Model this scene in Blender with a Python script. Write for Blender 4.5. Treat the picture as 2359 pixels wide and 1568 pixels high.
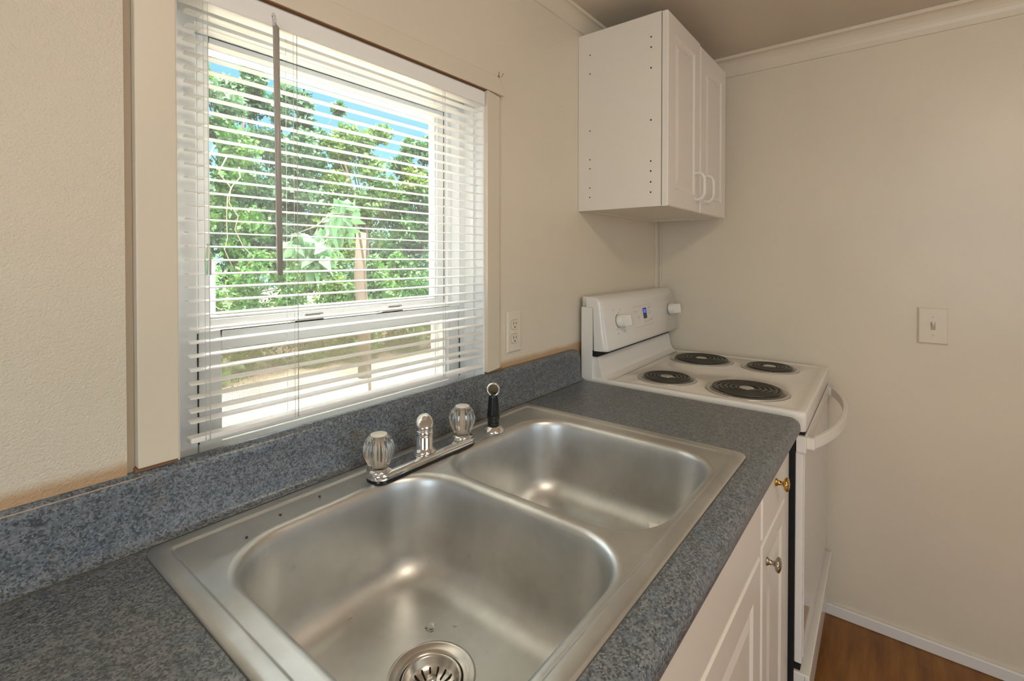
import bpy, bmesh, math, random
import numpy as np
from mathutils import Vector, Matrix
random.seed(7)
C = bpy.context.scene.collection
for o in list(bpy.data.objects): bpy.data.objects.remove(o)
PI = math.pi
Z0 = 0.912                     # worktop height above the floor; heights below are relative to the worktop

# ------------------------------------------------------------------ camera, sky, sun, lamps, exposure
cam = bpy.data.cameras.new('camera'); camo = bpy.data.objects.new('camera', cam); C.objects.link(camo)
camo.location = (-.2032, -.8009, .4001 + Z0)
camo.rotation_euler = (math.radians(90 - .725), 0, math.radians(-51.612))
cam.sensor_width = 36; cam.lens = 36 * 1123.6 / 2359
cam.shift_y = -175.45 / 2359
cam.clip_start = .02
bpy.context.scene.camera = camo
vs = bpy.context.scene.view_settings
vs.view_transform = 'Standard'; vs.look = 'None'; vs.gamma = 1; vs.exposure = 0.2
vs.use_curve_mapping = False

w = bpy.data.worlds.new('sky'); bpy.context.scene.world = w; w.use_nodes = True
nt = w.node_tree; nt.nodes.clear()
tc = nt.nodes.new('ShaderNodeTexCoord'); sx = nt.nodes.new('ShaderNodeSeparateXYZ')
cr = nt.nodes.new('ShaderNodeValToRGB'); bg = nt.nodes.new('ShaderNodeBackground'); out = nt.nodes.new('ShaderNodeOutputWorld')
nt.links.new(tc.outputs['Generated'], sx.inputs[0]); nt.links.new(sx.outputs['Z'], cr.inputs[0])
cr.color_ramp.elements[0].position = .0; cr.color_ramp.elements[0].color = (.55, .76, .95, 1)
cr.color_ramp.elements[1].position = .45; cr.color_ramp.elements[1].color = (.16, .46, .86, 1)
e_ = cr.color_ramp.elements.new(.22); e_.color = (.25, .60, .95, 1)
# unseen overhead sky, boosted to bright white to light the blind and jambs
hi = nt.nodes.new('ShaderNodeMapRange'); hi.inputs['From Min'].default_value = .46; hi.inputs['From Max'].default_value = .62; hi.inputs['To Min'].default_value = 1.3; hi.inputs['To Max'].default_value = 30.0
wm = nt.nodes.new('ShaderNodeMapRange'); wm.inputs['From Min'].default_value = .46; wm.inputs['From Max'].default_value = .62
mxw = nt.nodes.new('ShaderNodeMix'); mxw.data_type = 'RGBA'; mxw.inputs[7].default_value = (1, .98, .94, 1)
nt.links.new(sx.outputs['Z'], hi.inputs[0]); nt.links.new(sx.outputs['Z'], wm.inputs[0]); nt.links.new(wm.outputs[0], mxw.inputs[0]); nt.links.new(cr.outputs[0], mxw.inputs[6])
nt.links.new(mxw.outputs[2], bg.inputs[0]); nt.links.new(hi.outputs[0], bg.inputs[1])
nt.links.new(bg.outputs[0], out.inputs[0])

def light(name, kind, loc, energy, color, rot=(0, 0, 0), size=.3, sy=None):
    l = bpy.data.lights.new(name, kind); o = bpy.data.objects.new(name, l); C.objects.link(o)
    o.location = loc; o.rotation_euler = rot; l.energy = energy; l.color = color
    if kind == 'AREA':
        l.size = size
        if sy: l.shape = 'RECTANGLE'; l.size_y = sy
    return o
sun = light('sun', 'SUN', (0, 0, 10), 7.5, (1, .95, .86)); sun.data.angle = math.radians(.6)
sun.rotation_euler = Vector((.45, 1, -1.15)).to_track_quat('-Z', 'Y').to_euler()
# added fill light by the unseen rear wall opening (behind the camera)
light('rear_fill_light', 'AREA', (-.3, -3.35, 1.45), 6, (1, .98, .95), (math.radians(90), 0, 0), 1.8, 1.2)
# added fill light at an opening in the unseen left wall
light('side_fill_light', 'AREA', (-2.38, -1.5, 1.4), 15, (.88, .95, 1), (math.radians(90), 0, math.radians(-90)), 1.2, 1.1)

# ------------------------------------------------------------------ materials
def mat(name, col, rough=.5, metal=0, **k):
    m = bpy.data.materials.new(name); m.use_nodes = True
    b = m.node_tree.nodes['Principled BSDF']
    b.inputs['Base Color'].default_value = (*col, 1); b.inputs['Roughness'].default_value = rough; b.inputs['Metallic'].default_value = metal
    for a, v in k.items(): b.inputs[a.replace('_', ' ')].default_value = v
    return m
def nd(m, t, **k):
    n = m.node_tree.nodes.new('ShaderNode' + t)
    for a, v in k.items():
        if a.startswith('i_'): n.inputs[a[2:].replace('_', ' ')].default_value = v
        else: setattr(n, a, v)
    return n
def lk(m, a, b): m.node_tree.links.new(a, b)
def bsdf(m): return m.node_tree.nodes['Principled BSDF']
def coords(m, scale=(1, 1, 1), rot=(0, 0, 0)):
    g = nd(m, 'NewGeometry'); mp = nd(m, 'Mapping'); mp.inputs['Scale'].default_value = scale; mp.inputs['Rotation'].default_value = rot
    lk(m, g.outputs['Position'], mp.inputs[0]); return mp.outputs[0]
def ramp(m, src, stops):
    r = nd(m, 'ValToRGB'); el = r.color_ramp.elements
    while len(el) < len(stops): el.new(.5)
    for e, (p, c) in zip(el, stops): e.position = p; e.color = (*c, 1) if len(c) == 3 else c
    lk(m, src, r.inputs[0]); return r.outputs[0]
def noise(m, vec, scale, detail=2, rough=.5):
    n = nd(m, 'TexNoise'); n.inputs['Scale'].default_value = scale; n.inputs['Detail'].default_value = detail; n.inputs['Roughness'].default_value = rough
    lk(m, vec, n.inputs['Vector']); return n.outputs['Fac']
def mixc(m, fac, a, b, blend='MIX'):
    n = nd(m, 'Mix', data_type='RGBA', blend_type=blend)
    for s, i in ((fac, 0), (a, 6), (b, 7)):
        if hasattr(s, 'links'): lk(m, s, n.inputs[i])
        elif i == 0: n.inputs[0].default_value = s
        else: n.inputs[i].default_value = (*s, 1)
    return n.outputs[2]
def math_(m, op, a, b=0, c=0, clamp=False):
    n = nd(m, 'Math', operation=op, use_clamp=clamp)
    for i, s in enumerate((a, b, c)):
        if hasattr(s, 'links'): lk(m, s, n.inputs[i])
        else: n.inputs[i].default_value = s
    return n.outputs[0]
def bump(m, h, strength, dist):
    n = nd(m, 'Bump'); n.inputs['Strength'].default_value = strength; n.inputs['Distance'].default_value = dist
    lk(m, h, n.inputs['Height']); lk(m, n.outputs[0], bsdf(m).inputs['Normal'])

def wall_paint(name, col, bscale, bstr, rough, stain=False, dirt=0):
    m = mat(name, col, rough); v = coords(m)
    n1 = noise(m, v, bscale, 3, .6); bump(m, n1, min(bstr, .9), .0022 if bstr > .8 else .002)
    c = mixc(m, ramp(m, noise(m, v, 3, 3), [(.35, (0, 0, 0)), (.7, (1, 1, 1))]), col, tuple(x * .95 for x in col))
    if dirt:
        s = ramp(m, noise(m, v, 13, 5, .7), [(.69, (0, 0, 0)), (.76, (dirt,) * 3)])
        c = mixc(m, s, c, (.42, .36, .28))
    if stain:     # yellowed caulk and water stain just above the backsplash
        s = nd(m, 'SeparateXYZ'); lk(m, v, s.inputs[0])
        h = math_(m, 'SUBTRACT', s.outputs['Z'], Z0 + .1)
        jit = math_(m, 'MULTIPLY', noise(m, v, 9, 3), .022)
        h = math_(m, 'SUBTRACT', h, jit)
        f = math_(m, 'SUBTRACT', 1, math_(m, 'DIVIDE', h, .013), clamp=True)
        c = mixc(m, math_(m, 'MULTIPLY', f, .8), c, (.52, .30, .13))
    lk(m, c, bsdf(m).inputs['Base Color']); return m
PAINT = (.80, .72, .575)
M = {}
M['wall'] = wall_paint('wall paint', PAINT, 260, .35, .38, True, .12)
M['wall_r'] = wall_paint('wall paint smooth', PAINT, 320, .14, .33)
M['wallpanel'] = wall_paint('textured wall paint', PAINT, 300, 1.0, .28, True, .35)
M['trim'] = wall_paint('trim paint', PAINT, 60, .1, .38)
M['ceil'] = wall_paint('ceiling paint', (.70, .64, .54), 200, .2, .6)
M['base'] = mat('baseboard paint', (.84, .81, .76), .35)
M['jamb'] = mat('window white paint', (.93, .925, .90), .4)
M['vinyl'] = mat('white vinyl', (.90, .90, .885), .35)
M['gasket'] = mat('black gasket', (.02, .02, .02), .6)
M['slat'] = mat('blind slat white', (.93, .92, .89), .3)
M['cabw'] = mat('white laminate', (.83, .78, .69), .33)
M['enamel'] = mat('white enamel', (.84, .81, .75), .18)
M['plastic'] = mat('white plastic', (.86, .82, .74), .35)
M['plate'] = mat('painted switch plate', (.80, .725, .59), .35)
M['black'] = mat('black gap', (.008, .008, .008), .8)
M['blackp'] = mat('black plastic', (.012, .014, .014), .22)
M['chrome'] = mat('chrome', (.82, .82, .82), .07, 1)
M['satin'] = mat('satin chrome', (.62, .60, .57), .25, 1)
M['brass'] = mat('brass', (.62, .40, .12), .22, 1)
M['nickel'] = mat('worn nickel', (.45, .40, .31), .25, 1)
M['wand'] = mat('smoked plastic wand', (.42, .38, .34), .3)
M['cord'] = mat('white cord', (.75, .73, .68), .7)
M['coil'] = mat('burner coil', (.045, .042, .032), .38)
M['pan'] = mat('drip pan', (.60, .58, .53), .36, .6)
M['rust'] = mat('rusty gap', (.30, .15, .06), .9)
M['lampg'] = mat('opal lamp glass', (.9, .85, .75), .4); b_ = bsdf(M['lampg']); b_.inputs['Emission Color'].default_value = (1, .87, .68, 1); b_.inputs['Emission Strength'].default_value = 37
M['led'] = mat('blue display digits', (.02, .05, .9), .4); b_ = bsdf(M['led']); b_.inputs['Emission Color'].default_value = (.05, .12, 1, 1); b_.inputs['Emission Strength'].default_value = 1.3
M['ink'] = mat('grey printing', (.36, .33, .29), .5)
M['acryl'] = mat('clear acrylic', (.97, .95, .90), .04, Transmission_Weight=1.0, IOR=1.45)
M['clear'] = mat('clear plastic', (.9, .9, .88), .1, Transmission_Weight=.9, IOR=1.2)
M['water'] = mat('water', (1, 1, 1), .0, Transmission_Weight=1.0, IOR=1.33)
M['crumb'] = mat('dark crumb', (.03, .02, .015), .8)
M['bark'] = mat('bark', (.06, .042, .028), .9)
M['palebark'] = mat('pale vine stem', (.13, .105, .07), .8)
M['extwhite'] = mat('white outdoor paint', (.85, .85, .85), .5)
# laminate worktop: blue-grey with dark and tan specks
def laminate():
    m = mat('blue grey speckled laminate', (.2, .22, .24), .36); v = coords(m)
    c = ramp(m, noise(m, v, 55, 3, .6), [(.3, (.10, .118, .135)), (.5, (.15, .172, .19)), (.7, (.21, .235, .252))])
    f2 = ramp(m, noise(m, v, 150, 6, .85), [(.42, (0, 0, 0)), (.60, (1, 1, 1))])
    c = mixc(m, f2, mixc(m, .35, c, (.03, .038, .05)), mixc(m, .22, c, (.32, .335, .35)))
    bl = ramp(m, noise(m, v, 38, 2), [(.55, (0, 0, 0)), (.75, (.4,) * 3)]); c = mixc(m, bl, c, (.10, .15, .23))
    v3 = nd(m, 'TexVoronoi'); v3.inputs['Scale'].default_value = 420; lk(m, v, v3.inputs['Vector'])
    s3 = nd(m, 'SeparateColor'); lk(m, v3.outputs['Color'], s3.inputs[0])
    dk = ramp(m, s3.outputs[0], [(.20, (.7,) * 3), (.34, (0, 0, 0))]); lt = ramp(m, s3.outputs[0], [(.72, (0, 0, 0)), (.88, (.75,) * 3)])
    c = mixc(m, dk, c, (.035, .042, .052)); c = mixc(m, lt, c, (.25, .265, .27))
    vo = nd(m, 'TexVoronoi'); vo.inputs['Scale'].default_value = 210; lk(m, v, vo.inputs['Vector'])
    sp = ramp(m, vo.outputs['Distance'], [(.12, (.75,) * 3), (.24, (0, 0, 0))])
    pick = ramp(m, noise(m, v, 95, 1), [(.55, (0, 0, 0)), (.62, (1, 1, 1))])
    c = mixc(m, mixc(m, 1.0, sp, pick, 'MULTIPLY'), c, (.42, .40, .34))
    br = ramp(m, noise(m, v, 21, 4, .7), [(.60, (0, 0, 0)), (.74, (.5,) * 3)]); c = mixc(m, br, c, (.17, .13, .08))
    lk(m, c, bsdf(m).inputs['Base Color'])
    bsdf(m).inputs['Roughness'].default_value = .34
    bump(m, noise(m, v, 420, 2), .05, .0006); return m
M['lam'] = laminate()
def steel():
    m = mat('brushed stainless steel', (.56, .54, .50), .3, 1); v = coords(m, (1, 22, 22)); v2 = coords(m)
    c = ramp(m, noise(m, v2, 7, 4, .6), [(.3, (.55, .555, .54)), (.7, (.73, .74, .735))])
    sm = ramp(m, noise(m, v2, 38, 5, .7), [(.64, (0, 0, 0)), (.75, (.30,) * 3)]); c = mixc(m, sm, c, (.42, .38, .31))
    lk(m, c, bsdf(m).inputs['Base Color'])
    r = math_(m, 'MULTIPLY_ADD', noise(m, v, 60, 3), .10, .31)
    r = math_(m, 'ADD', r, math_(m, 'MULTIPLY', noise(m, v2, 16, 4), .09))
    lk(m, r, bsdf(m).inputs['Roughness']); bump(m, noise(m, v, 130, 2), .10, .0004); return m
M['steel'] = steel()
def floorm():
    m = mat('brown sheet vinyl wood', (.3, .15, .04), .42); v = coords(m, (1, 6, 1))
    c = ramp(m, noise(m, v, 3.2, 6, .65), [(.3, (.14, .05, .008)), (.55, (.26, .105, .016)), (.75, (.36, .16, .03))])
    lk(m, c, bsdf(m).inputs['Base Color']); return m
M['floor'] = floorm()
def groundm():
    m = mat('sandy ground', (.7, .6, .45), .9); v = coords(m)
    c = ramp(m, noise(m, v, 2.2, 8, .7), [(.3, (.20, .155, .11)), (.5, (.33, .275, .20)), (.7, (.44, .39, .31))])
    s = nd(m, 'SeparateXYZ'); lk(m, v, s.inputs[0])
    f = math_(m, 'ADD', math_(m, 'MULTIPLY', math_(m, 'SUBTRACT', s.outputs['Y'], 6.0), .8), math_(m, 'MULTIPLY', math_(m, 'SUBTRACT', noise(m, v, 1.4, 5), .5), 2.5), clamp=True)
    litter = ramp(m, noise(m, v, 9, 6, .8), [(.35, (.05, .035, .02)), (.55, (.17, .11, .075)), (.7, (.13, .15, .04))])
    lk(m, mixc(m, f, c, litter), bsdf(m).inputs['Base Color']); return m
M['ground'] = groundm()
def leafm(name, dark, mid, light_, scale=.9):
    m = mat(name, mid, .5); v = coords(m)
    a = noise(m, v, scale, 2); b = noise(m, v, 7, 2)
    t = math_(m, 'ADD', math_(m, 'MULTIPLY', a, .6), math_(m, 'MULTIPLY', b, .4))
    c = ramp(m, t, [(.36, dark), (.5, mid), (.64, light_)])
    lk(m, c, bsdf(m).inputs['Base Color'])
    tr = nd(m, 'BsdfTranslucent'); lk(m, c, tr.inputs[0]); mx = nd(m, 'MixShader'); mx.inputs[0].default_value = .4
    o = m.node_tree.nodes['Material Output']; lk(m, bsdf(m).outputs[0], mx.inputs[1]); lk(m, tr.outputs[0], mx.inputs[2]); lk(m, mx.outputs[0], o.inputs[0])
    return m
M['leafA'] = leafm('bright leaves', (0.012, 0.047, 0.008), (0.040, 0.117, 0.016), (0.096, 0.211, 0.030))
M['leafB'] = leafm('deep leaves', (0.005, 0.026, 0.008), (0.018, 0.070, 0.016), (0.048, 0.130, 0.022))
M['leafC'] = leafm('pale green leaves', (0.025, 0.075, 0.027), (0.056, 0.130, 0.055), (0.113, 0.196, 0.100))
M['leafD'] = leafm('yellow green leaves', (0.019, 0.060, 0.005), (0.060, 0.130, 0.016), (0.137, 0.177, 0.025))
def thinglass(name, tint, dirt):
    m = bpy.data.materials.new(name); m.use_nodes = True; n = m.node_tree.nodes; n.clear()
    o = n.new('ShaderNodeOutputMaterial'); t = n.new('ShaderNodeBsdfTransparent'); t.inputs[0].default_value = (*tint, 1)
    g = n.new('ShaderNodeBsdfGlossy'); g.inputs['Roughness'].default_value = .02; f = n.new('ShaderNodeFresnel'); f.inputs[0].default_value = 1.25
    mx = n.new('ShaderNodeMixShader'); m.node_tree.links.new(f.outputs[0], mx.inputs[0]); m.node_tree.links.new(t.outputs[0], mx.inputs[1]); m.node_tree.links.new(g.outputs[0], mx.inputs[2])
    d = n.new('ShaderNodeBsdfDiffuse'); d.inputs[0].default_value = (.85, .88, .85, 1)
    mx2 = n.new('ShaderNodeMixShader'); v = coords(m)
    sp = ramp(m, noise(m, v, 240, 2), [(.66, (0, 0, 0)), (.74, (.7,) * 3)]); hz = ramp(m, noise(m, v, 5, 3), [(.3, (dirt * .5,) * 3), (.75, (dirt,) * 3)])
    k = math_(m, 'MAXIMUM', math_(m, 'MULTIPLY', sp, dirt * 3), hz)
    lk(m, k, mx2.inputs[0]); lk(m, mx.outputs[0], mx2.inputs[1]); lk(m, d.outputs[0], mx2.inputs[2]); lk(m, mx2.outputs[0], o.inputs[0]); return m
M['glass'] = thinglass('dusty window glass', (.97, .99, .97), .10)
def screenm():
    m = bpy.data.materials.new('insect screen mesh'); m.use_nodes = True; n = m.node_tree.nodes; n.clear()
    o = n.new('ShaderNodeOutputMaterial'); t = n.new('ShaderNodeBsdfTransparent'); d = n.new('ShaderNodeBsdfDiffuse'); d.inputs[0].default_value = (.42, .36, .27, 1)
    s = nd(m, 'SeparateXYZ'); lk(m, coords(m), s.inputs[0])
    def wv(x): return math_(m, 'GREATER_THAN', math_(m, 'SINE', math_(m, 'MULTIPLY', x, 2 * PI / .0019)), .80)
    k = math_(m, 'MAXIMUM', wv(s.outputs['X']), wv(s.outputs['Z']))
    mx = nd(m, 'MixShader'); lk(m, k, mx.inputs[0]); lk(m, t.outputs[0], mx.inputs[1]); lk(m, d.outputs[0], mx.inputs[2]); lk(m, mx.outputs[0], o.inputs[0]); return m
M['screen'] = screenm()

# ------------------------------------------------------------------ builders (coordinates: x along the window wall, y into it, z above the worktop)
def empty(name, loc, label=None, cat=None, group=None, kind=None, rz=0):
    o = bpy.data.objects.new(name, None); C.objects.link(o); o.location = (loc[0], loc[1], loc[2] + Z0); o.rotation_euler = (0, 0, rz)
    o.empty_display_size = .05; tag(o, label, cat, group, kind); return o
def tag(o, label=None, cat=None, group=None, kind=None):
    if label: o['label'] = label
    if cat: o['category'] = cat
    if group: o['group'] = group
    if kind: o['kind'] = kind
    return o
def top(o):
    while o.parent: o = o.parent
    return o
class MB:
    """collects shapes of ONE part into one mesh"""
    def __init__(s): s.v = []; s.f = []; s.mi = []; s.sm = []
    def add(s, vs, fs, mi=0, smooth=False):
        b = len(s.v); s.v += [tuple(p) for p in vs]; s.f += [tuple(b + i for i in f) for f in fs]; s.mi += [mi] * len(fs); s.sm += [smooth] * len(fs); return s
    def box(s, x0, x1, y0, y1, z0, z1, mi=0):
        vs = [(x, y, z) for x in (x0, x1) for y in (y0, y1) for z in (z0, z1)]
        return s.add(vs, [(0, 1, 3, 2), (4, 6, 7, 5), (0, 4, 5, 1), (2, 3, 7, 6), (0, 2, 6, 4), (1, 5, 7, 3)], mi)
    def loops(s, ls, mi=0, smooth=True, cap0=False, cap1=False, closed=True):
        n = len(ls[0]); vs = [p for l in ls for p in l]; fs = []
        for k in range(len(ls) - 1):
            for i in range(n if closed else n - 1):
                j = (i + 1) % n; fs.append((k * n + i, k * n + j, (k + 1) * n + j, (k + 1) * n + i))
        s.add(vs, fs, mi, smooth)
        if cap0: s.add(ls[0], [tuple(range(n))[::-1]], mi, False)
        if cap1: s.add(ls[-1], [tuple(range(n))], mi, False)
        return s
    def lathe(s, c, prof, axis=(0, 0, 1), n=32, mi=0, flute=None, caps=True):
        q = Vector((0, 0, 1)).rotation_difference(Vector(axis).normalized()); c = Vector(c); ls = []
        for r, z in prof:
            l = []
            for i in range(n):
                a = 2 * PI * i / n; rr = r * (1 + (flute(a, z) if flute else 0))
                l.append(tuple(c + q @ Vector((rr * math.cos(a), rr * math.sin(a), z))))
            ls.append(l)
        return s.loops(ls, mi, True, caps, caps)
    def tube(s, pts, r, n=8, mi=0, closed=False, flat=1):
        pts = [Vector(p) for p in pts]; ls = []; up = None
        for i, p in enumerate(pts):
            a = pts[i - 1] if i or closed else p; b = pts[(i + 1) % len(pts)] if i < len(pts) - 1 or closed else p
            t = (b - a).normalized()
            if up is None: up = Vector((0, 0, 1)) if abs(t.z) < .9 else Vector((1, 0, 0))
            sd = t.cross(up).normalized(); u2 = sd.cross(t).normalized(); up = u2
            rr = r[i] if isinstance(r, (list, tuple)) else r
            ls.append([tuple(p + sd * math.cos(2 * PI * k / n) * rr + u2 * math.sin(2 * PI * k / n) * rr * flat) for k in range(n)])
        if closed: ls.append(ls[0])
        return s.loops(ls, mi, True, not closed, not closed)
    def build(s, name, m, parent=None, bevel=0, autosm=False, seg=2, label=None, world=False):
        o_ = top(parent).matrix_basis if parent else Matrix.Identity(4)
        me = bpy.data.meshes.new(name)
        if parent and not world:
            L = top(parent).location; off = (L[0], L[1], L[2] - Z0); vs = [(p[0] - off[0], p[1] - off[1], p[2] - off[2]) for p in s.v]
        else: vs = [(p[0], p[1], p[2] + Z0) for p in s.v] if not parent else s.v
        me.from_pydata(vs, [], s.f)
        for i, mm in enumerate(m if isinstance(m, (list, tuple)) else [m]): me.materials.append(mm)
        me.polygons.foreach_set('material_index', s.mi); me.polygons.foreach_set('use_smooth', s.sm)
        bm = bmesh.new(); bm.from_mesh(me); bmesh.ops.remove_doubles(bm, verts=bm.verts, dist=1e-6) if len(vs) < 60000 else None
        bmesh.ops.recalc_face_normals(bm, faces=bm.faces); bm.to_mesh(me); bm.free(); me.update()
        o = bpy.data.objects.new(name, me); C.objects.link(o)
        if parent: o.parent = parent
        if bevel:
            b = o.modifiers.new('bevel', 'BEVEL'); b.width = bevel; b.segments = seg; b.limit_method = 'ANGLE'; b.angle_limit = .6; b.harden_normals = True
        if label: o['label'] = label
        return o
def struct(name, mb, m, **k):
    o = mb.build(name, m, **k); o['kind'] = 'structure'; return o
def rrect(x0, x1, y0, y1, r, z, per=10):
    """rounded rectangle loop, counter-clockwise, per points a corner"""
    l = []
    for cx, cy, a0 in ((x1 - r, y1 - r, 0), (x0 + r, y1 - r, PI / 2), (x0 + r, y0 + r, PI), (x1 - r, y0 + r, 1.5 * PI)):
        for k in range(per):
            a = a0 + PI / 2 * k / (per - 1); l.append((cx + r * math.cos(a), cy + r * math.sin(a), z))
    return l
def dense(l, per, k=8):
    """adds k points on each straight side of a rounded rectangle loop"""
    o = []; n = len(l)
    for i in range(4):
        o += l[i * per:(i + 1) * per]; a = l[(i + 1) * per - 1]; b_ = l[((i + 1) * per) % n]
        o += [tuple(a[q] + (b_[q] - a[q]) * (j + 1) / (k + 1) for q in range(3)) for j in range(k)]
    return o
def fill_between(loops):
    """planar fill with holes -> verts, tris"""
    bm = bmesh.new(); ed = []
    for l in loops:
        vv = [bm.verts.new(p) for p in l]
        ed += [bm.edges.new((vv[i], vv[(i + 1) % len(vv)])) for i in range(len(vv))]
    bmesh.ops.triangle_fill(bm, use_beauty=True, edges=ed, normal=(0, 0, 1))
    bm.verts.index_update(); vs = [tuple(v.co) for v in bm.verts]; fs = [tuple(v.index for v in f.verts) for f in bm.faces]; bm.free(); return vs, fs

# ------------------------------------------------------------------ the room
XL, XR, YF, YB = -2.4, 1.9288, -3.4, .043
CE = 1.212; FL = -Z0
wx0, wx1, wz0, wz1 = .0529, .7395, .045, .829      # window opening
struct('floor', MB().box(XL - .1, XR + .1, YF - .1, YB + .15, FL - .1, FL), M['floor'])
struct('ceiling', MB().box(XL - .4, XR + .5, YF - .5, YB + .55, CE, CE + .1), M['ceil'])
b = MB(); b.box(-.0008, wx0, YB, YB + .15, FL, CE); b.box(wx1, XR, YB, YB + .15, FL, CE); b.box(wx0, wx1, YB, YB + .15, FL, wz0); b.box(wx0, wx1, YB, YB + .15, wz1, CE)
struct('wall_back', b, M['wall'])
b = MB(); b.box(XL, -.0075, YB - .009, YB, FL, CE); b.box(XL, -.0008, YB, YB + .15, FL, CE); struct('wall_left_of_window', b, M['wallpanel'])
struct('trim_gap_shade', MB().box(-.0078, .0026, YB - .003, YB - .0002, -.02, CE - .06), mat('gap shade brown', (.50, .41, .30), .8))  # brown strip added to paint the shade of the gap beside the casing
struct('wall_right', MB().box(XR, XR + .1, YF, YB + .15, FL, CE), M['wall_r'])
b = MB(); b.box(XL - .1, XL, YF, -2.1, FL, CE); b.box(XL - .1, XL, -.9, YB + .15, FL, CE); b.box(XL - .1, XL, -2.1, -.9, FL, 0.0); b.box(XL - .1, XL, -2.1, -.9, 1.05, CE)
M['wall_far'] = mat('tan panelling', (.42, .33, .23), .5)
struct('wall_left', b, M['wall_far'])
b = MB(); b.box(XL - .1, -1.2, YF - .1, YF, FL, CE); b.box(.6, XR + .1, YF - .1, YF, FL, CE); b.box(-1.2, .6, YF - .1, YF, FL, -.1); b.box(-1.2, .6, YF - .1, YF, 1.1, CE)
struct('wall_front', b, M['wall_far'])
struct('baseboard_right', MB().box(XR - .012, XR, YF, -.05, FL, -.872), M['base'], bevel=.004)
# crown moulding: convex/cove section swept along each wall
def crown_profile(n=7):
    return [(0, 0), (.006, .0)] + [(.006 + .034 * (1 - math.cos(a)), .006 + .055 * math.sin(a)) for a in [PI / 2 * k / n for k in range(n + 1)]] + [(.045, .0712), (0, .0712)]
zc0 = CE - .0715
struct('trim_1', MB().loops([[(XR - d, y, zc0 + h) for d, h in crown_profile()] for y in (YF, YB)], cap0=True, cap1=True, smooth=False), M['trim'])
struct('trim_2', MB().loops([[(x, YB - d * .7, CE - .0565 + h * .79) for d, h in crown_profile()] for x in (XL, XR)], cap0=True, cap1=True, smooth=False), M['trim'])
# corner strip between the window wall and the right wall
b = MB(); b.box(1.874, XR, .037, YB, 0.02, CE - .06); b.box(1.874, 1.885, .033, .037, .02, CE - .06); b.box(1.913, XR, .030, .037, .02, CE - .06)
struct('trim_3', b, M['trim'], bevel=.0015)
# window casing
YT = .025
struct('trim_4', MB().box(.0028, wx0, YT, YB - .0006, .106, wz1 + .002), M['trim'], bevel=.002)
def prism(pts, axis, a, b_):
    f = (lambda p, t: (t, p[0], p[1])) if axis == 'x' else (lambda p, t: (p[0], p[1], t))
    return MB().loops([[f(p, t) for p in pts] for t in (a, b_)], smooth=False, cap0=True, cap1=True)
struct('trim_5', prism([(wx1, YT), (.797, YT + .010), (.8079, YT + .0145), (.8079, YB - .0006), (wx1, YB - .0006)], 'z', .106, wz1), M['trim'])
struct('trim_6', prism([(YT, wz1 + .0017), (YT + .002, wz1 + .004), (YB - .0025, .884), (YB - .0006, .886), (YB - .0006, wz1 + .0017)], 'x', -.0005, .8079), M['trim'])
struct('trim_10', MB().box(wx0, wx1, YT + .002, YB - .001, wz1 + .0003, wz1 + .0016), M['rust'])
struct('trim_7', MB().box(0.001, .0525, YT + .006, YB - .001, .1005, .1058), M['rust'])
struct('trim_8', MB().box(.741, .806, YT + .009, YB - .001, .1005, .1058), M['rust'])
# cracked paint where the casings meet
b = MB()
for x0, z0, x1, z1, w_ in ((.7975, .882, .802, .890, .0006), (.802, .890, .799, .874, .0008), (.803, .888, .808, .876, .0006), (.802, .889, .8035, .898, .0005), (.7985, .884, .7925, .877, .0004), (.804, .884, .8045, .870, .0005)):
    b.tube([(x0, YT - .0006 + (.016 if x0 > .7999 else 0), z0), (x1, YT - .0006 + (.016 if x0 > .7999 else 0), z1)], w_, 5)
struct('trim_9', b, M['gasket'])

# ------------------------------------------------------------------ window unit
win = empty('window_1', ((wx0 + wx1) / 2, .1, wz0), kind='structure')
b = MB(); t = .004
b.box(wx0, wx0 + t, YT + .012, .098, wz0, wz1); b.box(wx1 - t, wx1, YT + .012, .098, wz0, wz1); b.box(wx0, wx1, YT + .012, .098, wz1 - t, wz1); b.box(wx0, wx1, YT + .012, .098, wz0, wz0 + .02)
b.box(wx1 - .010, wx1 - t, .067, .098, wz0 + .02, wz1 - t)      # stop bead
b.build('jamb', M['jamb'], win)
FX0, FX1 = .100, .7095                                         # frame opening
b = MB(); b.box(wx0, FX0, .098, .19, wz0, wz1); b.box(FX1, wx1, .098, .19, wz0, wz1); b.box(FX0, FX1, .098, .19, .785, wz1); b.box(FX0, FX1, .098, .19, wz0, .06)
b.box(FX1 - .012, FX1, .128, .142, .06, .785); b.box(FX0, FX0 + .012, .128, .142, .06, .785)
b.box(FX1 - .010, FX1, .178, .19, .06, .785); b.box(FX0, FX0 + .010, .178, .19, .06, .785)
b.build('window_frame', M['vinyl'], win, bevel=.001)
b = MB(); b.box(.1015, .1035, .0965, .0985, .094, .276); b.box(FX1 - .0005, FX1 + .001, .0965, .0985, .094, .2); b.box(.1105, .1122, .1425, .1445, .30, .785); b.box(.6975, .6995, .1425, .1445, .29, .785)
b.build('gasket', M['gasket'], win)
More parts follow.
